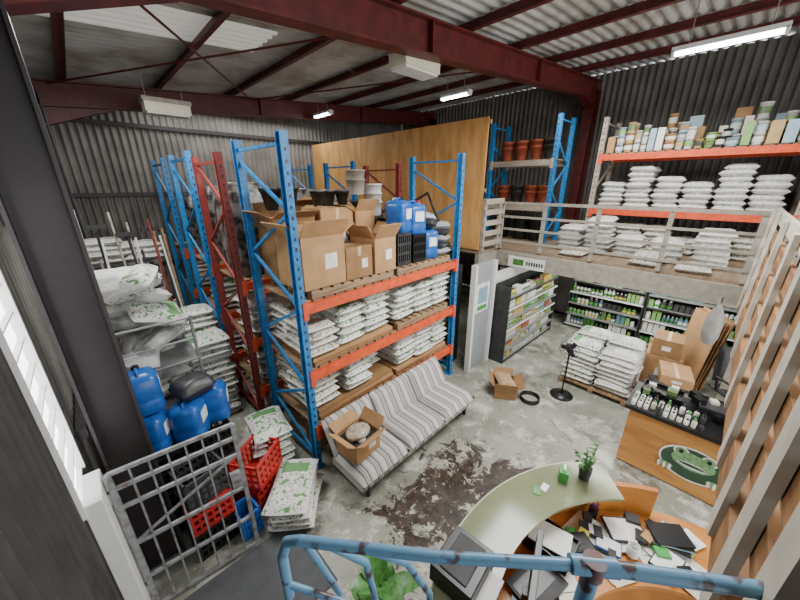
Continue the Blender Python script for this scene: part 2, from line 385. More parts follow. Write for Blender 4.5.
obj('cardboard_box',lambda w:w.carton((1.42,.74,zt),(.34,.4,.74),M_card,.0,True),TA)
for x,y,z,h,mt in ((1.72,.22,zt,.45,M_dark),(2.04,.2,zt,.4,M_black),(1.74,.62,zt,.6,M_dark)):
    obj('black_crate',lambda w:w.crate((x,y,z),(.27,.3,h),mt,U(-.05,.05)),TA)
for x,y,z in ((1.74,.2,zt+.45),(2.05,.2,zt+.4),(2.08,.58,zt),(2.37,.2,zt)):
    obj('blue_jerrycan',lambda w:w.can((x,y,z),.31,.31,.46,M_bluep,U(-.3,.3),random.choice((M_redp,M_black))),TA)
obj('blue_jerrycan',lambda w:w.can((2.08,.58,zt+.47),.29,.28,.42,mat('pale_blue_plastic','#8fa7ba',.35),.1),TA)
obj('black_jerrycan',lambda w:w.can((2.42,.62,zt),.28,.26,.55,M_black,.1),TA)
M_gfilm=mat('grey_film','#9b9da0',.3)
obj('grey_plastic_sack',lambda w:[w.sack((2.68,.28,zt+.06+.1*i),.5,.34,.13,M_sackD if i%2 else M_gfilm,1.5+.2*i) for i in range(5)],TA)
def tubstack(w):
    for x,y,n_,mt,zz in ((1.74,.72,3,M_white,zt+.65),(2.72,.75,5,M_lgrey,zt),(1.45,.75,2,M_lgrey,zt+.95)):
        for i in range(n_): w.tub((x,y,zz+.12*i),.13,.2,mt)
obj('white_tub_stack',tubstack,TA)
def clut(w):
    w.sack((2.42,.22,zt+.53),.34,.28,.16,M_sackD,.4); w.sack((2.4,.25,zt+.62),.3,.26,.12,M_gfilm,1.0,.2)
    w.tube([(2.7,.2,zt+.5),(2.6,.3,zt+.8),(2.75,.5,zt+.95),(2.6,.7,zt+.8)],.02,M_black)
obj('loose_black_bags',clut,TA)
def coil(w):
    for k in range(5):
        rr=.17+.012*(k%2); w.tube([(2.4+rr*math.cos(a*math.pi/10),.62+rr*math.sin(a*math.pi/10),zt+.57+.03*k) for a in range(21)],.014,M_black,6)
obj('coiled_hose',coil,TA)
def cones(w):
    for i,(cx,cy) in enumerate(((.8,.72),(1.02,.8),(1.15,.68))):
        w.sl((cx,cy,zt+.81),[(.6,0),(1,.16),(1.1,.16),(1.1,.19)],.09,.09,2,M_black,n=14)
    for cx in (.2,.42): w.sl((cx,.75,zt+.8),[(.6,0),(1,.2),(1.1,.2),(1.1,.24)],.11,.11,2,M_black,n=14)
obj('black_flower_pots',cones,TA)
flat=lambda x0,x1,z,h:(lambda w:[w.box(((x0+x1)/2+U(-.02,.02),.45,z+.025+.05*i),(x1-x0,.86,.045),M_card if i%2 else M_card2,U(-.02,.02)) for i in range(h)])
obj('flattened_cardboard_pile',flat(.1,1.4,z2,2),TA); obj('flattened_cardboard_pile',flat(.1,1.4,z1,3),TA); obj('flattened_cardboard_pile',flat(1.5,2.8,z1,2),TA)
stackobj('fertilizer_sack_stack',[(.72,.32,z2+.1,5),(1.16,.32,z2+.1,6),(.9,.75,z2+.1,6)],TA,M_sackG)
stackobj('fertilizer_sack_stack',[(.27,.32,z2+.1,4),(.3,.7,z2+.1,5)],TA,M_sackB)
stackobj('fertilizer_sack_stack',[(1.72,.32,z2+.1,5),(2.16,.32,z2+.1,5),(2.6,.32,z2+.1,6),(1.9,.8,z2+.1,6)],TA,M_sackG)
stackobj('fertilizer_sack_stack',[(.8,.3,z1+.15,4),(1.2,.6,z1+.15,3)],TA,M_sackG)
stackobj('fertilizer_sack_stack',[(1.72,.32,z1+.1,5),(2.16,.32,z1+.1,5),(2.6,.32,z1+.1,5)],TA,M_sackG)
stackobj('fertilizer_sack_stack',[(.25,.32,z1+.15,4),(.3,.75,z1+.15,5)],TA,M_sackB)
for i,x in enumerate((.35,.95,1.55,2.15,2.6)):
    obj('cardboard_box',lambda w:w.carton((x,.5,0.0),(.5 if i<4 else .3,.6,U(.3,.42)),M_card if i%2 else M_card2),TA)
for T in (TB,TC,TD):
    for z in (0,z1,z2):
        cols=[(x,.32,z,random.randint(4,4) if z==0 else random.randint(5,6)) for x in (.3,.75,1.2,1.65,2.1,2.55)]
        stackobj('fertilizer_sack_stack',cols,T,random.choice((M_sackG,M_sackB,M_sackW)))
def bales(w,x,y,z,sx,sy,h,mt):
    w.sl((x,y,z),[(.88,0),(1,h*.1),(.97,h*.35),(1.02,h*.6),(.97,h*.85),(.8,h)],sx/2,sy/2,5,mt,U(-.1,.1),24,jit=.03)
M_film=mat('stretch_film_bale','#77736e',.25,scale=7,bump=.8,col2='#2b2a2a',p0=.45,p1=.6)
for T,x,h,mt in ((TB,.35,1.2,M_film),(TB,1.7,1.1,M_film),(TB,2.4,.9,M_dark),(TC,.4,1.15,M_film),(TC,1.8,1.1,M_film),(TD,.5,1.0,M_film)):
    obj('wrapped_bale',lambda w:bales(w,x,.45,z3,.6,.7,h,mt),T)
for T,x,h in ((TB,1.02,.9),(TC,1.1,.75),(TD,1.4,.6)):
    obj('cardboard_box',lambda w:w.carton((x,.4,z3),(.55,.6,h),M_card2,.05,True),T)
# ---------------------------------------------------------------- sofa
def stripes():
    m=bpy.data.materials.new('striped_upholstery');m.use_nodes=True;nt=m.node_tree;n=nt.nodes;l=nt.links;b=n['Principled BSDF'];b.inputs['Roughness'].default_value=.85
    tc=n.new('ShaderNodeTexCoord');s=n.new('ShaderNodeSeparateXYZ');l.new(tc.outputs['Object'],s.inputs[0])
    a=n.new('ShaderNodeMath');a.operation='MULTIPLY';l.new(s.outputs['X'],a.inputs[0]);a.inputs[1].default_value=1/.16
    f=n.new('ShaderNodeMath');f.operation='FRACT';l.new(a.outputs[0],f.inputs[0])
    r=n.new('ShaderNodeValToRGB');r.color_ramp.interpolation='CONSTANT';e=r.color_ramp.elements
    e[0].color=C('#c5c1ba');e[1].position=.34;e[1].color=C('#777576')
    for p,c in ((.46,'#b6b2ab'),(.54,'#807d80'),(.62,'#bebab4'),(.72,'#68666a'),(.84,'#aca8a4')): x=e.new(p);x.color=C(c)
    l.new(f.outputs[0],r.inputs[0]);l.new(r.outputs[0],b.inputs['Base Color']);return m
M_str=stripes()
def cushion(w,c,d,mt,rx=0,p=5):
    x,y,z=d
    vs=[];fs=[];nx,ny=14,8
    top=[];bot=[]
    for j in range(ny+1):
        for i in range(nx+1):
            u=i/nx*2-1;v=j/ny*2-1
            h=(max(0,1-abs(u)**8)**.35)*(max(0,1-abs(v)**6)**.35)
            top.append((u*x/2,v*y/2,z/2*h));bot.append((u*x/2,v*y/2,-z/2*h))
    n_=len(top)
    for j in range(ny):
        for i in range(nx): a=j*(nx+1)+i;fs+= [(a,a+1,a+nx+2,a+nx+1),(n_+a,n_+a+nx+1,n_+a+nx+2,n_+a+1)]
    w.add(top+bot,fs,mt,True,T=Matrix.Translation(c)@Matrix.Rotation(rx,4,'X'))
def sofa(w):
    L=2.2
    for i in range(3):
        cx=L/3*(i+.5)
        cushion(w,(cx,.33,.3),(L/3+.01,.66,.2),M_str)
        cushion(w,(cx,.68,.5),(L/3+.01,.5,.16),M_str,rx=math.radians(58))
    w.box((L/2,.38,.17),(L-.06,.6,.1),M_str)
    for x in (.12,L-.12):
        for y in (.1,.6): w.cyl((x,y,0),(x,y,.14),.025,M_black)
TS=TR(1.52,2.12,1.5)
obj('striped_sofa',sofa,TS)
def sbox(w):
    w.carton((.24,.4,.41),(.38,.34,.24),M_card,.1,True); w.ball((.24,.4,.66),(.16,.13,.06),mat('clear_film','#bdb5a6',.25,scale=20,col2='#8b7c66'))
obj('cardboard_box',sbox,TS)
obj('fertilizer_sack_stack',lambda w:w.stack(.98,2.68,0,4,M_sackG,.68,.46,.1,rz=.9),None)
obj('fertilizer_sack_stack',lambda w:w.stack(1.05,3.45,0,7,M_sackG,.6,.42,rz=1.4),None)
obj('red_plastic_crate',lambda w:w.crate((.76,3.1,0),(.44,.34,.32),M_redp,.5))
obj('red_plastic_crate',lambda w:w.crate((.76,3.1,.325),(.44,.34,.32),M_redp,.62))
obj('rubber_floor_mat',lambda w:w.box((.35,2.15,.008),(1.1,.8,.016),mat('rubber_mat','#4b4d4f',.8,var=.1)),None,.004)
# ---------------------------------------------------------------- gate
def gate(w):
    x0,x1,z0_,z1_=-.3,.5,.06,1.5
    for x in (x0,x1): w.box((x,0,(z0_+z1_)/2),(.035,.035,z1_-z0_),M_gate)
    for z in (z0_,z1_,.42,.8,1.18,1.36): w.box(((x0+x1)/2,0,z),(x1-x0,.025,.028),M_gate)
    n_=7
    for i in range(1,n_): w.box((x0+(x1-x0)*i/n_,0,(z0_+z1_)/2),(.013,.013,z1_-z0_),M_gate)
    w.beam((x0,.01,.8),(x1,.01,1.18),.015,.02,M_gate); w.box((x1-.06,-.03,.95),(.08,.05,.16),M_gate)
    for z in (.3,1.3): w.cyl((x0-.03,0,z-.05),(x0-.03,0,z+.05),.018,M_gate)
    w.box((x0,0,.03),(.03,.03,.06),M_gate)
obj('security_gate',gate,TR(0,2.6,-5))
obj('trim_gate_post',lambda w:w.box((-.385,2.6,.74),(.1,.34,1.48),M_white),None,.006)
# ---------------------------------------------------------------- left clutter
def lshelf(w):
    for x in (0,.75):
        for y in (0,.7,1.4): w.cyl((x,y,0),(x,y,2.1),.016,M_grey,n=8)
    for z in (.4,1.0,1.6):
        w.box((.375,.7,z),(.75,1.4,.02),M_grey)
        for y in (0,1.4): w.cyl((0,y,z),(.75,y,z),.016,M_grey,n=8)
        for x in (0,.75): w.cyl((x,0,z),(x,1.4,z),.016,M_grey,n=8)
    for y in (0,1.4): w.cyl((0,y,2.08),(.75,y,2.08),.014,M_grey,n=8); w.cyl((0,y,1.84),(.75,y,1.84),.014,M_grey,n=8)
TL=TR(-.18,3.8,0); obj('steel_storage_frame',lshelf,TL)
M_bulk=mat('white_bulk_bag','#d3d3cf',.6,scale=9,bump=.9,col2='#b3b4b2',p0=.45,p1=.62)
def bagheap(w,x0,x1,y0,y1,z,n_,h):
    for i in range(n_):
        w.sack((U(x0,x1),U(y0,y1),z+.08+h*i/n_),U(.42,.6),U(.32,.42),U(.14,.24),random.choice((M_bulk,M_bulk,M_sackG,M_sackW)),U(0,3.1),tilt=U(-.5,.5),ry=U(-.4,.4))
obj('white_bag_heap',lambda w:bagheap(w,.22,.55,.25,1.15,1.62,20,.85),TL)
obj('white_bag_heap',lambda w:bagheap(w,.25,.5,.3,1.1,1.03,12,.4),TL)
obj('cardboard_box',lambda w:w.carton((.37,.7,.42),(.6,1.1,.45),M_card2),TL)
for x,y,mt in ((.02,3.42,M_black),(.44,3.42,M_black)):
    for k in range(3): obj('plastic_crate',lambda w:w.crate((x,y,.33*k),(.38,.36,.32),mt if k!=1 else M_dark,U(-.03,.03)))
obj('red_plastic_crate',lambda w:w.crate((.22,2.95,.33),(.36,.32,.3),M_redp,.1)); obj('black_plastic_crate',lambda w:w.crate((.22,2.95,.0),(.36,.32,.32),M_black,.1))
obj('blue_plastic_crate',lambda w:w.crate((.5,2.8,.0),(.2,.24,.3),M_bluep,.1)); obj('black_plastic_crate',lambda w:w.crate((.22,2.95,.64),(.36,.32,.3),M_dark,.2))
for x,y,z in ((.0,3.4,1.0),(.3,3.35,1.0),(.56,3.5,1.0),(.02,3.44,1.42)): obj('blue_jerrycan',lambda w:w.can((x,y,z),.28,.28,.42,M_bluep,U(1,1.6)))
obj('black_sack',lambda w:w.sack((.4,3.44,1.49),.34,.3,.2,M_sackD,.3))
obj('fertilizer_sack_stack',lambda w:[w.stack(.85,y,0,n_,M_sackG,rz=0) for y,n_ in ((5.0,14),(5.5,17))])
obj('hanging_net_bag',lambda w:(w.ball((-.25,6.0,3.6),(.14,.14,.2),M_dark),w.cyl((-.25,6,3.8),(-.33,6,4.55),.008,M_dark,n=6)))
def stakes(w):
    for i in range(16):
        x=U(-.25,.9); w.cyl((x,U(5.8,5.95),.02),(x+U(-.12,.12),U(6.15,6.3),U(2.3,3.1)),.016,random.choice((M_pale,M_dark,M_white,M_redf,M_greywood)),n=8)
    for i in range(4): w.box((-.2+.3*i,6.2,U(2.5,2.9)),(.24,.05,.06),M_dark,U(-.3,.3))
obj('leaning_stakes_and_brooms',stakes)
obj('wrapped_bale',lambda w:bales(w,.3,7.0,0,1.2,.8,2.2,M_film))
obj('fertilizer_sack_stack',lambda w:[w.stack(x,7.0,2.2,n_,M_sackW,rz=0) for x,n_ in ((.1,4),(.6,3))])
# ---------------------------------------------------------------- plywood partition + mezzanine
w=mk(); PX=5.5
k=3.45; 
while k<9.5:
    L=min(1.22,9.5-k); w.box((PX,k+L/2,3.35),(.02,L-.012,2.34),M_ply); k+=1.22
for z in (2.2,3.3,4.44): w.box((PX+.03,6.45,z),(.04,6.05,.07),M_pale)
w.build('wall_plywood')
M_deckw=wood('deck_boards','#75624d','#95816a',(.8,8,8))
w=mk()
w.box((7.55,.95,2.125),(2.6,10.2,.05),M_deckw)
w.box((5.85,5.15,2.125),(.72,3.4,.05),M_deckw)
w.box((3.55,-.84,2.125),(5.3,1.0,.05),M_deckw)
w.build('mezzanine_deck')
w=mk()
w.box((6.22,1.4,1.95),(.09,11,.3),M_lgrey); w.box((3.45,-.3,1.97),(5.5,.06,.26),M_plank)
w.box((5.85,3.47,1.95),(.72,.09,.3),M_lgrey)
for y in (-.5,1.2,3.0): 
    w.box((7.6,y,2.0),(2.6,.08,.2),M_lgrey)
w.build('trim_mezzanine_fascia')
w=mk()
for (x,y) in ((6.3,3.3),(6.3,-.45),(2.4,-1.3),(5.2,-1.3),(8.8,3.1)): w.box((x,y,.88),(.1,.1,1.76),M_lgrey)
w.build('trim_mezzanine_posts')
def rail1(w):
    for y in (3.4,2.55,1.65,.7,-.22):
        w.box((6.2,y,2.62),(.045,.06,.94),M_lgrey)
    for z,h in ((3.06,.05),(2.8,.04),(2.56,.04),(2.32,.04)): w.box((6.17,1.58,z),(.03,3.7,h),M_lgrey)
obj('mezzanine_railing',rail1)
def rail2(w):
    for x,wd_ in ((6.05,.1),(5.2,.12),(4.1,.12),(3.1,.14),(2.35,.14),(1.8,.14),(1.34,.14),(.95,.14)):
        w.box((x,-.265,2.5),(wd_,.03,1.24),M_cream)
    for z,mt,h in ((3.08,M_cream,.12),(2.85,M_plank,.15),(2.6,M_plank,.15),(2.35,M_plank,.15)): w.box((3.5,-.3,z),(5.3,.03,h),mt)
obj('timber_railing',rail2)
def rail3(w):
    for x in (5.55,6.1): w.box((x,3.42,2.65),(.06,.06,1.0),M_greywood)
    for z in (2.3,2.5,2.7,2.9,3.1): w.box((5.83,3.38,z),(.66,.025,.1),M_greywood)
obj('timber_railing',rail3)
TM=TR(7.9,2.3,-90,2.15); TM2=TR(7.9,-.75,-90,2.15)
for T in (TM,TM2): rack('storage_rack',T,2.9,.9,2.5,(.78,1.82),M_greywood,M_orange)
xs6=(.33,.77,1.21,1.65,2.09,2.53)
for T in (TM,TM2):
    stackobj('fertilizer_sack_stack',[(x,.32,.81,random.choice((5,6,8,8))) for x in xs6],T,M_sackW)
    stackobj('fertilizer_sack_stack',[(x,.3,0,random.randint(3,5)) for x in xs6],T,M_sackB)
cols_=['#cfc9b8','#dadad5','#7fa860','#cdb84f','#5a8288','#3b3b3b','#a85a48','#c8c8c4','#9fb9c5','#5b7545','#b79a6b']
PM=[mat('product_%d'%i,c_,.4,var=.1) for i,c_ in enumerate(cols_)]
def tubs(w,L,y,z,pal=PM,d=.15,hs=1):
    x=.08
    while x<L-.1:
        r=U(.05,.085);h=U(.11,.19)*hs;mt=random.choice(pal)
        n_=random.choice((1,2,2,3))
        if R()<.7:
            for k in range(n_): w.tub((x+r,y,z+k*h),r,h,mt,12); w.cyl((x+r,y,z+k*h+h*.25),(x+r,y,z+k*h+h*.7),r*1.0,random.choice(pal),n=12,cap=False)
        else: w.box((x+r,y,z+h),(r*1.8,d,h*2),mt)
        x+=2*r+.012
palT=[PM[0],PM[1],PM[1],PM[7],PM[2],PM[10],PM[9],PM[8],PM[0],M_dark,PM[5],M_card]
for T in (TM,TM2):
    obj('product_tubs',lambda w:(tubs(w,2.8,.1,1.85,palT),tubs(w,2.8,.28,1.85,palT),tubs(w,2.8,.5,1.85,palT,hs=1.3)),T)
    obj('product_box_row',lambda w:[w.box((x,.68,1.845+h/2),(.2,.03,h),random.choice((PM[9],PM[8],M_green,M_card)),U(-.1,.1)) for x,h in ((.5,.4),(1.3,.6),(1.9,.65),(2.4,.5))],T)
obj('fertilizer_sack_stack',lambda w:[w.stack(7.15,y,2.15,n_,M_sackW,rz=0) for y,n_ in ((2.3,5),(1.8,7),(1.3,4),(.75,4),(.2,6))])
obj('fertilizer_sack_stack',lambda w:[w.stack(6.6,y,2.15,n_,M_sackB,rz=0) for y,n_ in ((2.0,1),(.9,2),(.3,1))])
TP=TR(7.4,4.5,-90,2.15)
rack('storage_rack',TP,1.5,.7,2.6,(.8,1.75),M_blue,M_greywood)
def pots(w):
    for x in (.25,.6,.95,1.25):
        for z in (.83,1.78): 
            mt=random.choice((M_pot,M_pot,M_dark,M_lgrey))
            for k in range(2): w.sl((x,.3,z+k*.12),[(.7,0),(1,.24),(1.08,.24),(1.08,.29)],.15,.15,2,mt,n=16)
obj('plant_pots',pots,TP)
obj('black_tub_stack',lambda w:[w.sl((x,.3,k*.1),[(.8,0),(1,.3),(1.05,.32)],.2,.2,2,M_black,n=16) for x in (.3,.8,1.2) for k in range(3)],TP)
# ---------------------------------------------------------------- shop below mezzanine
obj('wall_shop_back',lambda w:w.box((8.9,.4,1.0),(.06,5.2,1.78),M_wlr))
obj('wall_shop_side',lambda w:w.box((7.05,3.05,.9),(3.5,.08,1.78),M_white))
M_gr=mat('grey_partition','#8f9496',.5,var=.05)
def part(w):
    w.box((4.95,2.98,1.05),(.6,.05,2.1),M_gr)
    w.box((4.64,2.95,1.05),(.06,.1,2.1),M_white); w.box((5.28,2.95,1.05),(.06,.1,2.1),M_white)
    w.box((4.95,2.945,1.45),(.42,.01,.55),M_label); w.box((4.95,2.938,1.5),(.3,.006,.3),mat('poster_blue','#7c9fae',.5)); w.box((4.95,2.938,1.26),(.3,.006,.08),M_green)
obj('wall_partition',part)
def sign(w):
    w.box((6.13,2.75,1.93),(.02,.75,.22),M_white); w.box((6.115,2.9,1.93),(.006,.22,.12),M_leaf); 
    for i in range(7): w.box((6.115,2.72-.05*i,1.93),(.006,.03,.07),M_dark)
obj('hanging_shop_sign',sign)
def shopshelf(name,T,L,H,nl,pal,D=.35):
    def f(w):
        for x in (0,L): w.box((x,D/2,H/2),(.03,D,H),M_dark)
        w.box((L/2,D,H/2),(L,.02,H),M_dark)
        for k in range(nl):
            z=.08+(H-.3)*k/(nl-1)
            w.box((L/2,D/2,z),(L,D,.025),M_grey)
            w.box((L/2,-.005,z-.01),(L,.01,.03),random.choice((M_label,M_dark,M_grey)))
            x=.06; gap=(H-.3)/(nl-1)-.05; run=0
            while x<L-.06:
                if run<=0: mt=random.choice(pal);run=random.randint(1,4);r=U(.03,.05);h=U(.55,.97)*gap;bx=R()<.3;cp=random.choice((M_black,M_white,M_green));lb=random.choice((M_label,M_green,M_leaf,PM[3]))
                run-=1
                if bx: w.box((x,.1,z+.0125+h/2),(r*1.8,.12,h),mt)
                else:
                    w.bottle((x,.09,z+.0125),r,h,mt,cp,8); w.cyl((x,.09,z+h*.2),(x,.09,z+h*.5),r*1.04,lb,n=8,cap=False)
                x+=2*r+.008
    return obj(name,f,T)
palA=[PM[0],PM[1],PM[2],PM[3],PM[6],PM[9],M_white,PM[10],PM[1],PM[8]]
palB=[PM[1],PM[2],PM[5],PM[9],M_white,M_leaf,M_dark,PM[1],PM[4],M_dark]
shopshelf('product_shelf',TR(5.4,2.62,0),2.3,1.6,7,palA)
shopshelf('product_shelf',TR(8.3,2.5,-90),1.5,1.7,6,palB)
shopshelf('product_shelf',TR(8.3,.95,-90),1.5,1.7,6,palB)
shopshelf('product_shelf',TR(8.3,-.6,-90),1.5,1.6,5,palB)
shopshelf('stock_shelf',TR(4.55,4.35,-90),.95,2.0,6,[PM[6],PM[3],M_white,M_dark,PM[0]])
def pile(w):
    for (dx,dy) in ((0,0),(.4,0),(0,.52),(.4,.52)):
        w.stack(5.82+dx,.82+dy,.1,9 if dx else 8,M_sackW if dy==0 else M_sackG,L=.52,W=.38,rz=math.pi/2,j=.03,H=.105)
obj('fertilizer_sack_stack',pile)
obj('wooden_pallet',lambda w:pallet(w,5.6,6.45,.55,1.62,0))
obj('black_sack_pile',lambda w:[w.stack(x,y,0,n_,M_sackD,rz=.3,L=.6) for x,y,n_ in ((5.55,.22,3),(6.15,.15,4))]+[w.sack((5.7,.15,.42),.6,.4,.18,M_sackD,.9,.1)])
obj('cardboard_box',lambda w:w.carton((6.9,.35,0),(.5,.5,.6),M_card,.1)); obj('cardboard_box',lambda w:w.carton((6.9,.35,.61),(.5,.4,.3),M_card2,.05))
obj('cardboard_box',lambda w:w.carton((6.25,.12,.45),(.55,.4,.16),M_card,.2))
def lean(w):
    for k in range(4): w.box((7.3-.05*k,-.1+.04*k,.7),(.8,.012,1.3),M_card if k%2 else M_card2,.5,rx=.12,ry=U(-.05,.05))
obj('leaning_cardboard_sheets',lean)
M_arm=mat('grey_armchair_fabric','#5c5e60',.8,var=.15,scale=20)
def tubchair(w):
    o=w.T; w.T=Matrix.Translation((5.35,-.38,0))@Matrix.Rotation(.9,4,'Z')
    w.sl((0,0,.1),[(.95,0),(1,.05),(1,.28),(.95,.32)],.3,.28,4,M_arm,n=24)
    vs=[];N=18
    for i in range(N+1):
        a=math.radians(-20+220*i/N); hh=.72-.14*abs(i/N-.5)*2
        for r,z in ((.26,.3),(.35,.12),(.37,hh),(.29,hh)): vs.append((r*math.cos(a),r*math.sin(a),z))
    fs=[(4*i+k,4*i+(k+1)%4,4*i+4+(k+1)%4,4*i+4+k) for i in range(N) for k in range(4)]+[(0,1,2,3),(4*N+3,4*N+2,4*N+1,4*N)]
    w.add(vs,fs,M_arm)
    for x in (-.2,.2):
        for y in (-.18,.18): w.cyl((x,y,0),(x,y,.12),.02,M_black)
    w.sack((0,-.02,.5),.38,.34,.16,M_sackD,.5); w.T=o
obj('grey_armchair',tubchair)
def ochair(w):
    o=w.T; w.T=Matrix.Translation((6.35,-.62,0))@Matrix.Rotation(-.8,4,'Z')
    for k in range(5): a=k*1.257; w.beam((0,0,.09),(.28*math.cos(a),.28*math.sin(a),.06),.04,.03,M_black); w.ball((.28*math.cos(a),.28*math.sin(a),.03),(.03,.03,.03),M_black,8,6)
    w.cyl((0,0,.08),(0,0,.45),.025,M_black); cushion(w,(0,0,.5),(.5,.5,.1),M_dark); cushion(w,(0,.26,.85),(.46,.55,.09),M_dark,rx=1.45)
    for q in (-1,1): w.tube([(q*.25,.1,.5),(q*.3,.1,.72),(q*.3,-.15,.72)],.018,M_black)
    w.T=o
obj('black_office_chair',ochair)
obj('grey_tarpaulin_roll',lambda w:bales(w,7.1,-.95,0,.8,.6,1.3,M_film))
def hb(w):
    w.sl((6.1,-.1,1.25),[(.7,0),(1,.1),(1,.35),(.6,.5),(.15,.6)],.13,.1,2,mat('hanging_bag_fabric','#8f8c86',.7,bump=.5),n=16,jit=.03); w.cyl((6.1,-.1,1.83),(6.2,-.1,1.95),.006,M_dark,n=6)
obj('hanging_bag',hb)
def fan(w):
    x,y=5.2,1.4
    w.sl((x,y,0),[(1,0),(1,.02),(.3,.05)],.18,.18,2,M_black,n=20); w.cyl((x,y,.03),(x,y,.85),.014,M_black)
    w.cyl((x-.02,y-.02,.85),(x+.08,y+.06,.9),.05,M_black)
    for k in range(3):
        rr=.05+.05*k
        w.tube([(x-.05,y+rr*math.cos(a*math.pi/8),.9+rr*math.sin(a*math.pi/8)) for a in range(17)],.004,M_black,5)
    for k in range(12):
        a=k*math.pi/6; w.cyl((x-.06,y,.9),(x-.04,y+.15*math.cos(a),.9+.15*math.sin(a)),.003,M_black,n=5)
    for k in range(3):
        a=k*2.09; w.box((x-.02,y+.08*math.cos(a),.9+.08*math.sin(a)),(.01,.12,.07),M_dark,rx=a)
obj('pedestal_fan',fan)
def heap(w):
    mtc=mat('tan_fabric','#a58866',.8,bump=.5)
    o=w.T; w.T=Matrix.Translation((4.62,2.05,0))@Matrix.Rotation(.5,4,'Z')
    w.carton((0,.1,0),(.44,.34,.2),M_card2,.1,True); w.sack((0,.1,.24),.4,.3,.12,mtc,.3,.1)
    for k in range(4): w.tube([(-.1+.15*math.cos(a*math.pi/8),-.32+.15*math.sin(a*math.pi/8),.012+.02*k) for a in range(17)],.009,M_black,6)
    w.T=o
obj('box_with_coiled_cable',heap)
def counter(w):
    w.box((4.62,-.25,.42),(.6,1.25,.8),M_plyd); w.box((4.6,-.25,.85),(.7,1.35,.05),M_black)
    x=4.312
    def disc(cy,cz,ry,rz,mt,dx):
        vs=[(x-dx,cy+ry*math.cos(a*math.pi/12),cz+rz*math.sin(a*math.pi/12)) for a in range(24)]
        w.add(vs,[tuple(range(23,-1,-1))],mt)
    G=mat('sticker_green','#6f9a6a',.5,scale=30,var=.3);G2=mat('sticker_dark_green','#2c4a35',.5)
    y0=-.3
    disc(y0,.40,.3,.22,M_label,.0); disc(y0,.40,.28,.2,G2,.002); disc(y0,.44,.19,.11,G,.004)
    for q in (-1,1):
        yy=y0+q*.12
        disc(yy,.53,.07,.06,M_label,.003);disc(yy,.53,.052,.046,G,.005);disc(yy,.53,.02,.026,M_black,.007)
        disc(y0+q*.22,.28,.075,.035,G,.006); 
        for t in (-.05,0,.05): disc(y0+q*.22+t,.26,.014,.045,M_label,.007)
    disc(y0,.39,.13,.035,M_label,.006); disc(y0,.395,.12,.018,G2,.007)
obj('plywood_counter',counter)
def ctop(w):
    for i in range(11):
        for j in range(4): 
            if R()<.85: w.bottle((4.32+.065*j,.36-.062*i,.875),.024,U(.07,.12),random.choice((M_white,M_white,PM[0],M_dark)),random.choice((M_green,M_black)),8)
obj('small_bottles',ctop)
def tray(w,x,y,z,a,b_,h,mt):
    w.box((x,y,z+.006),(a,b_,.012),mt)
    for q in (-1,1): w.box((x+q*a/2,y,z+h/2),(.01,b_,h),mt); w.box((x,y+q*b_/2,z+h/2),(a,.01,h),mt)
def ctrays(w):
    for k in range(2): tray(w,4.78,.15,.875+.035*k,.26,.4,.05,M_black)
    for k in range(3): tray(w,4.78,-.4,.875+.035*k,.3,.4,.05,M_dark)
    for k in range(14): 
        h=U(.04,.1); w.box((U(4.6,4.88),U(-.75,.3),.93+h/2),(U(.06,.12),U(.06,.12),h),random.choice([PM[0],PM[9],PM[7],M_dark,M_black,M_black]),U(0,3))
obj('black_seed_trays',ctrays)
obj('brown_flowerpot',lambda w:w.sl((4.4,-.62,.875),[(.75,0),(1,.24),(1.08,.24),(1.08,.28),(.95,.28),(.9,.1)],.12,.12,2,M_pot,n=20))
# ---------------------------------------------------------------- reception desk
CX,CY=1.6,-.75
def ring(w,r0,r1,a0,a1,z0_,z1_,mt,N=40):
    vs=[];fs=[]
    for i in range(N+1):
        a=math.radians(a0+(a1-a0)*i/N)
        for r,z in ((r0,z0_),(r1,z0_),(r1,z1_),(r0,z1_)): vs.append((CX+r*math.cos(a),CY+r*math.sin(a),z))
    for i in range(N):
        a=4*i
        for k in range(4): fs.append((a+k,a+(k+1)%4,a+4+(k+1)%4,a+4+k))
    fs+= [(0,1,2,3),(4*N+3,4*N+2,4*N+1,4*N)]
    w.add(vs,fs,mt)
M_gl=mat('frosted_green_glass','#7c8262',.12,var=.08,scale=3)
M_gle=mat('glass_edge','#b4bca0',.2,var=.05)
def desk(w):
    ring(w,.86,1.5,-2,116,.72,.755,M_desk)
    ring(w,1.42,1.46,28,116,.0,1.04,M_desk); ring(w,1.0,1.04,0,114,.0,.72,M_desk); ring(w,1.44,1.48,-2,30,.0,.72,M_desk)
    ring(w,1.26,1.62,42,118,1.06,1.08,M_gl); ring(w,1.62,1.63,42,118,1.058,1.082,M_gle)
    for a in (45,65,85,105,115):
        a=math.radians(a); w.cyl((CX+1.44*math.cos(a),CY+1.44*math.sin(a),1.0),(CX+1.44*math.cos(a),CY+1.44*math.sin(a),1.06),.02,M_grey)
obj('curved_reception_desk',desk)
def pol(r,a,z): a=math.radians(a); return (CX+r*math.cos(a),CY+r*math.sin(a),z)
def papers(w):
    for i in range(32):
        s_=U(.5,1); w.box(pol(U(.95,1.32),U(18,80),.758+.0009*i),(.21*s_,.297*s_,.001),random.choice((M_paper,M_paper,M_paper,PM[0],PM[2],PM[8],PM[7])),U(0,3))
obj('loose_papers',papers)
def nb(w,r,a,z,mt,rz,s_=1): w.box(pol(r,a,z+.01),(.2*s_,.28*s_,.02),mt,rz); w.box(pol(r,a,z+.0215),(.18*s_,.26*s_,.003),M_paper,rz)
obj('notebook',lambda w:nb(w,1.22,40,.79,M_black,.7)); obj('notebook',lambda w:nb(w,1.02,30,.79,M_dark,1.4,.8))
obj('notebook',lambda w:nb(w,1.1,50,.79,M_bluep,.2,.6))
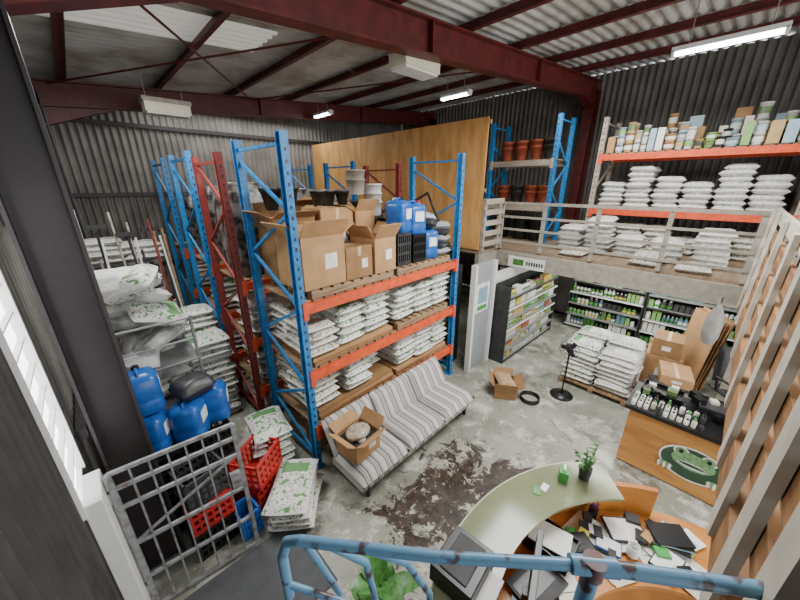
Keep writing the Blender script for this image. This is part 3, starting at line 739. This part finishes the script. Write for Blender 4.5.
obj('document_folders',lambda w:[w.box(pol(1.22,26,.79+.012*k),(.18,.26,.01),random.choice((M_black,M_dark,PM[8],M_card)),.4+U(-.3,.3)) for k in range(6)])
obj('desk_phone',lambda w:(w.box(pol(1.12,62,.82),(.2,.2,.04),M_black,.9),w.box(pol(1.1,65,.85),(.05,.2,.035),M_dark,.9)),None,.01)
obj('calculator',lambda w:(w.box(pol(1.22,53,.81),(.1,.16,.02),M_dark,.4),w.box(pol(1.22,53,.822),(.08,.03,.004),M_label,.4)))
obj('letter_tray',lambda w:[tray(w,*pol(1.22,72,.80+.06*k)[:2],.80+.06*k,.25,.33,.04,M_black) for k in range(2)]+[w.box(pol(1.22,72,.90),(.2,.28,.012),M_paper,.2)])
obj('small_desk_boxes',lambda w:[w.box(pol(U(.95,1.36),U(20,70),.79+.02),(U(.05,.12),U(.05,.1),U(.03,.06)),random.choice([M_black,M_dark,M_black,PM[3],M_card,M_green,M_dark]),U(0,3)) for k in range(12)])
def penpot(w):
    p=pol(1.36,48,.757); w.sl(p,[(1,0),(1,.1)],.035,.035,2,M_black,n=12)
    for k in range(5): w.cyl((p[0],p[1],p[2]+.05),(p[0]+U(-.03,.03),p[1]+U(-.03,.03),p[2]+.17),.004,random.choice((M_redp,M_bluep,M_green)),n=5)
obj('pen_holder',penpot)
obj('coffee_mug',lambda w:(w.sl(pol(1.05,42,.785),[(1,0),(1,.09),(.9,.09),(.88,.02)],.04,.04,2,M_white,n=16),w.tube([tuple(Vector(pol(1.05,42,.785))+Vector((.04+.025*math.sin(a*.6),0,.02+.015*a))) for a in range(5)],.006,M_white,6)))
def lap(w):
    p=pol(1.12,86,.78); o=w.T; w.T=Matrix.Translation(p)@Matrix.Rotation(-.2,4,'Z'); w.box((0,0,.01),(.36,.25,.02),M_dark); w.box((0,.01,.021),(.32,.14,.003),M_black); w.T=o
obj('computer_keyboard',lap)
def monitor(w):
    p=pol(1.1,97,.757); o=w.T; w.T=Matrix.Translation(p)@Matrix.Rotation(.3,4,'Z')
    w.box((0,0,.01),(.22,.2,.02),M_black); w.box((0,.03,.12),(.05,.03,.22),M_black); w.box((0,0,.34),(.5,.035,.3),M_black); w.box((0,-.019,.34),(.47,.003,.27),M_dark); w.T=o
obj('computer_monitor',monitor,None,.006)
obj('black_printer',lambda w:(w.box((1.2,.68,1.155),(.32,.28,.14),M_black,.1),w.box((1.2,.68,1.228),(.26,.18,.012),M_dark,.1),w.box((1.22,.5,1.11),(.22,.1,.02),M_paper,.1)),None,.015)
def leafy(w,c,n_,L,wd,h,mt,up=.5):
    for i in range(n_):
        a=U(0,6.28);b0=Vector(c)+Vector((0,0,U(0,h)));d=Vector((math.cos(a),math.sin(a),U(up*.4,up*1.6))).normalized();ll=L*U(.7,1.1)
        s_=Vector((-math.sin(a),math.cos(a),0));vs=[];K=6
        for k in range(K+1):
            t=k/K;p=b0+d*ll*t+Vector((0,0,-.45*ll*t*t));ww=wd*math.sin(math.pi*min(1,t*.9+.1))**.8*(1 if k<K else 0)
            vs+= [tuple(p+s_*ww+Vector((0,0,.1*ww))),tuple(p-Vector((0,0,.15*ww))),tuple(p-s_*ww+Vector((0,0,.1*ww)))]
        fs=[]
        for k in range(K): q=3*k;fs+= [(q,q+1,q+4,q+3),(q+1,q+2,q+5,q+4)]
        w.add(vs,fs,mt,True)
        w.cyl(c,tuple(b0),.006,mt,n=5)
def smallplant(w):
    c=pol(1.46,51,1.082); w.sl(c,[(.8,0),(1,.1),(1,.11)],.05,.05,2,M_dark,n=14)
    for i in range(6):
        a=U(0,6.28);e=(c[0]+.08*math.cos(a),c[1]+.08*math.sin(a),c[2]+U(.22,.34)); w.cyl((c[0],c[1],c[2]+.08),e,.003,M_leaf,n=5)
        for t in (.5,.65,.8,.95):
            p=Vector(c).lerp(Vector(e),t); leafy(w,tuple(p),2,.06,.012,.01,M_leaf,.6)
obj('potted_zz_plant',smallplant)
obj('green_tissue_box',lambda w:(w.box((*pol(1.48,58,0)[:2],1.132),(.1,.07,.1),M_green,.3),w.box((*pol(1.48,58,0)[:2],1.19),(.06,.02,.04),M_paper,.3)))
obj('counter_cards',lambda w:[w.box(pol(1.45,66+3*i,1.084),(.08,.05,.004),M_green if i==1 else M_label,.4*i) for i in range(2)])
def bigplant(w):
    w.sl((.86,1.08,0),[(.75,0),(1,.3),(1.06,.3),(1.06,.34),(.95,.34),(.9,.28)],.17,.17,2,M_dark,n=20)
    w.cyl((.86,1.08,.25),(.86,1.08,.8),.02,M_leaf,n=8); leafy(w,(.86,1.08,.5),18,.42,.07,.4,M_leaf,.9)
obj('potted_leafy_plant',bigplant)
# ---------------------------------------------------------------- foreground blue handrail + landing
M_rail=mat('chipped_blue_paint','#6a98b8',.35,scale=16,col2='#55484d',p0=.57,p1=.63)
M_rust=mat('rusty_joint','#5f6f80',.5,scale=20,col2='#74473d')
def FR(f,r,z): return (.695*f+.719*r,.719*f-.695*r,z)
def hand(w):
    w.tube([FR(.6,-.33,1.92),FR(.6,-.33,2.42),FR(.6,-.31,2.48),FR(.59,-.27,2.5),FR(.55,.1,2.5),FR(.53,.49,2.5)],.0145,M_rail,14)
    w.tube([FR(.53,.49,2.5),FR(.474,.94,2.49),FR(.42,1.22,2.48)],.019,M_rail,14)
    w.cyl(FR(.535,.43,2.5),FR(.524,.54,2.5),.023,M_rail,n=16)
    w.cyl(FR(.53,.485,1.92),FR(.53,.485,2.5),.021,M_rail,n=14); w.cyl(FR(.53,.485,2.47),FR(.53,.485,2.522),.027,M_rust,n=14)
    w.tube([FR(.575,-.18,2.5),FR(.62,-.1,2.36),FR(.66,-.08,2.1),FR(.66,-.0,1.92)],.011,M_rail)
    w.tube([FR(.567,-.08,2.5),FR(.62,.02,2.36),FR(.68,.1,2.1),FR(.68,.1,1.92)],.011,M_rail)
    w.tube([FR(.585,-.25,2.49),FR(.66,-.2,2.15),FR(.66,-.18,1.92)],.01,M_rail)
    w.tube([FR(.6,-.33,2.3),FR(.56,.1,2.15),FR(.53,.485,2.15)],.01,M_rail); w.tube([FR(.53,.485,2.15),FR(.474,.94,2.15),FR(.42,1.22,2.15)],.01,M_rail)
    w.cyl(FR(.42,1.22,1.92),FR(.42,1.22,2.49),.0165,M_rail)
    for f_,r in ((.6,-.33),(.53,.485),(.42,1.22)): w.cyl(FR(f_,r,1.9),FR(f_,r,1.92),.05,M_rail)
obj('blue_stair_handrail',hand)
w=mk(); c_=FR(.2,.5,0); w.box((c_[0],c_[1],1.86),(.9,1.75,.08),M_dkcol,math.radians(46)); 
for f_,r_ in ((.6,-.33),(.55,1.25)): w.cyl(FR(f_,r_,0),FR(f_,r_,1.83),.035,M_dkcol)
w.build('stair_landing')
# ---------------------------------------------------------------- light
wd=bpy.data.worlds.new('world');bpy.context.scene.world=wd;wd.use_nodes=True
bg=wd.node_tree.nodes['Background'];bg.inputs[0].default_value=(.96,.98,1,1);bg.inputs[1].default_value=1.9
def area(n_,loc,rot,sx,sy,p,col=(1,1,1)):
    d=bpy.data.lights.new(n_,'AREA');d.shape='RECTANGLE';d.size=sx;d.size_y=sy;d.energy=p;d.color=col
    o=bpy.data.objects.new(n_,d);o.location=loc;o.rotation_euler=rot;bpy.context.scene.collection.objects.link(o)
area('daylight_door',(4.2,-4.0,2.4),(math.radians(90),0,0),8,4,400,(.98,.99,1))
area('roof_fill_front',(3.6,1.0,4.7),(0,0,0),2.2,1.6,260,(1,.995,.98))  # added fill light; the roof sheet above is opaque
area('skylight_back',(.6,4.6,4.8),(0,0,0),1.2,2,130,(1,.995,.98))
area('roof_fill_rear',(3.5,8.8,5.0),(0,0,0),4,1,80,(1,.995,.98))  # added fill for the rear end, no translucent sheet over it
area('shop_fill',(7.4,1.0,1.88),(0,0,0),1.5,2.2,70,(1,.99,.96))  # added fill to brighten the shop below the deck, no fitting there
area('mezzanine_fill',(7.0,1.5,4.9),(0,0,0),.3,3,90,(1,.99,.97))  # added fill above the mezzanine, not tied to any fixture
# ---------------------------------------------------------------- camera
cd=bpy.data.cameras.new('camera');cd.sensor_width=36;cd.lens=14.4;cd.clip_start=.02
co=bpy.data.objects.new('camera',cd);co.location=(0,0,3.4);co.rotation_euler=(math.radians(70.2),0,math.radians(-44));bpy.context.scene.collection.objects.link(co)
bpy.context.scene.camera=co
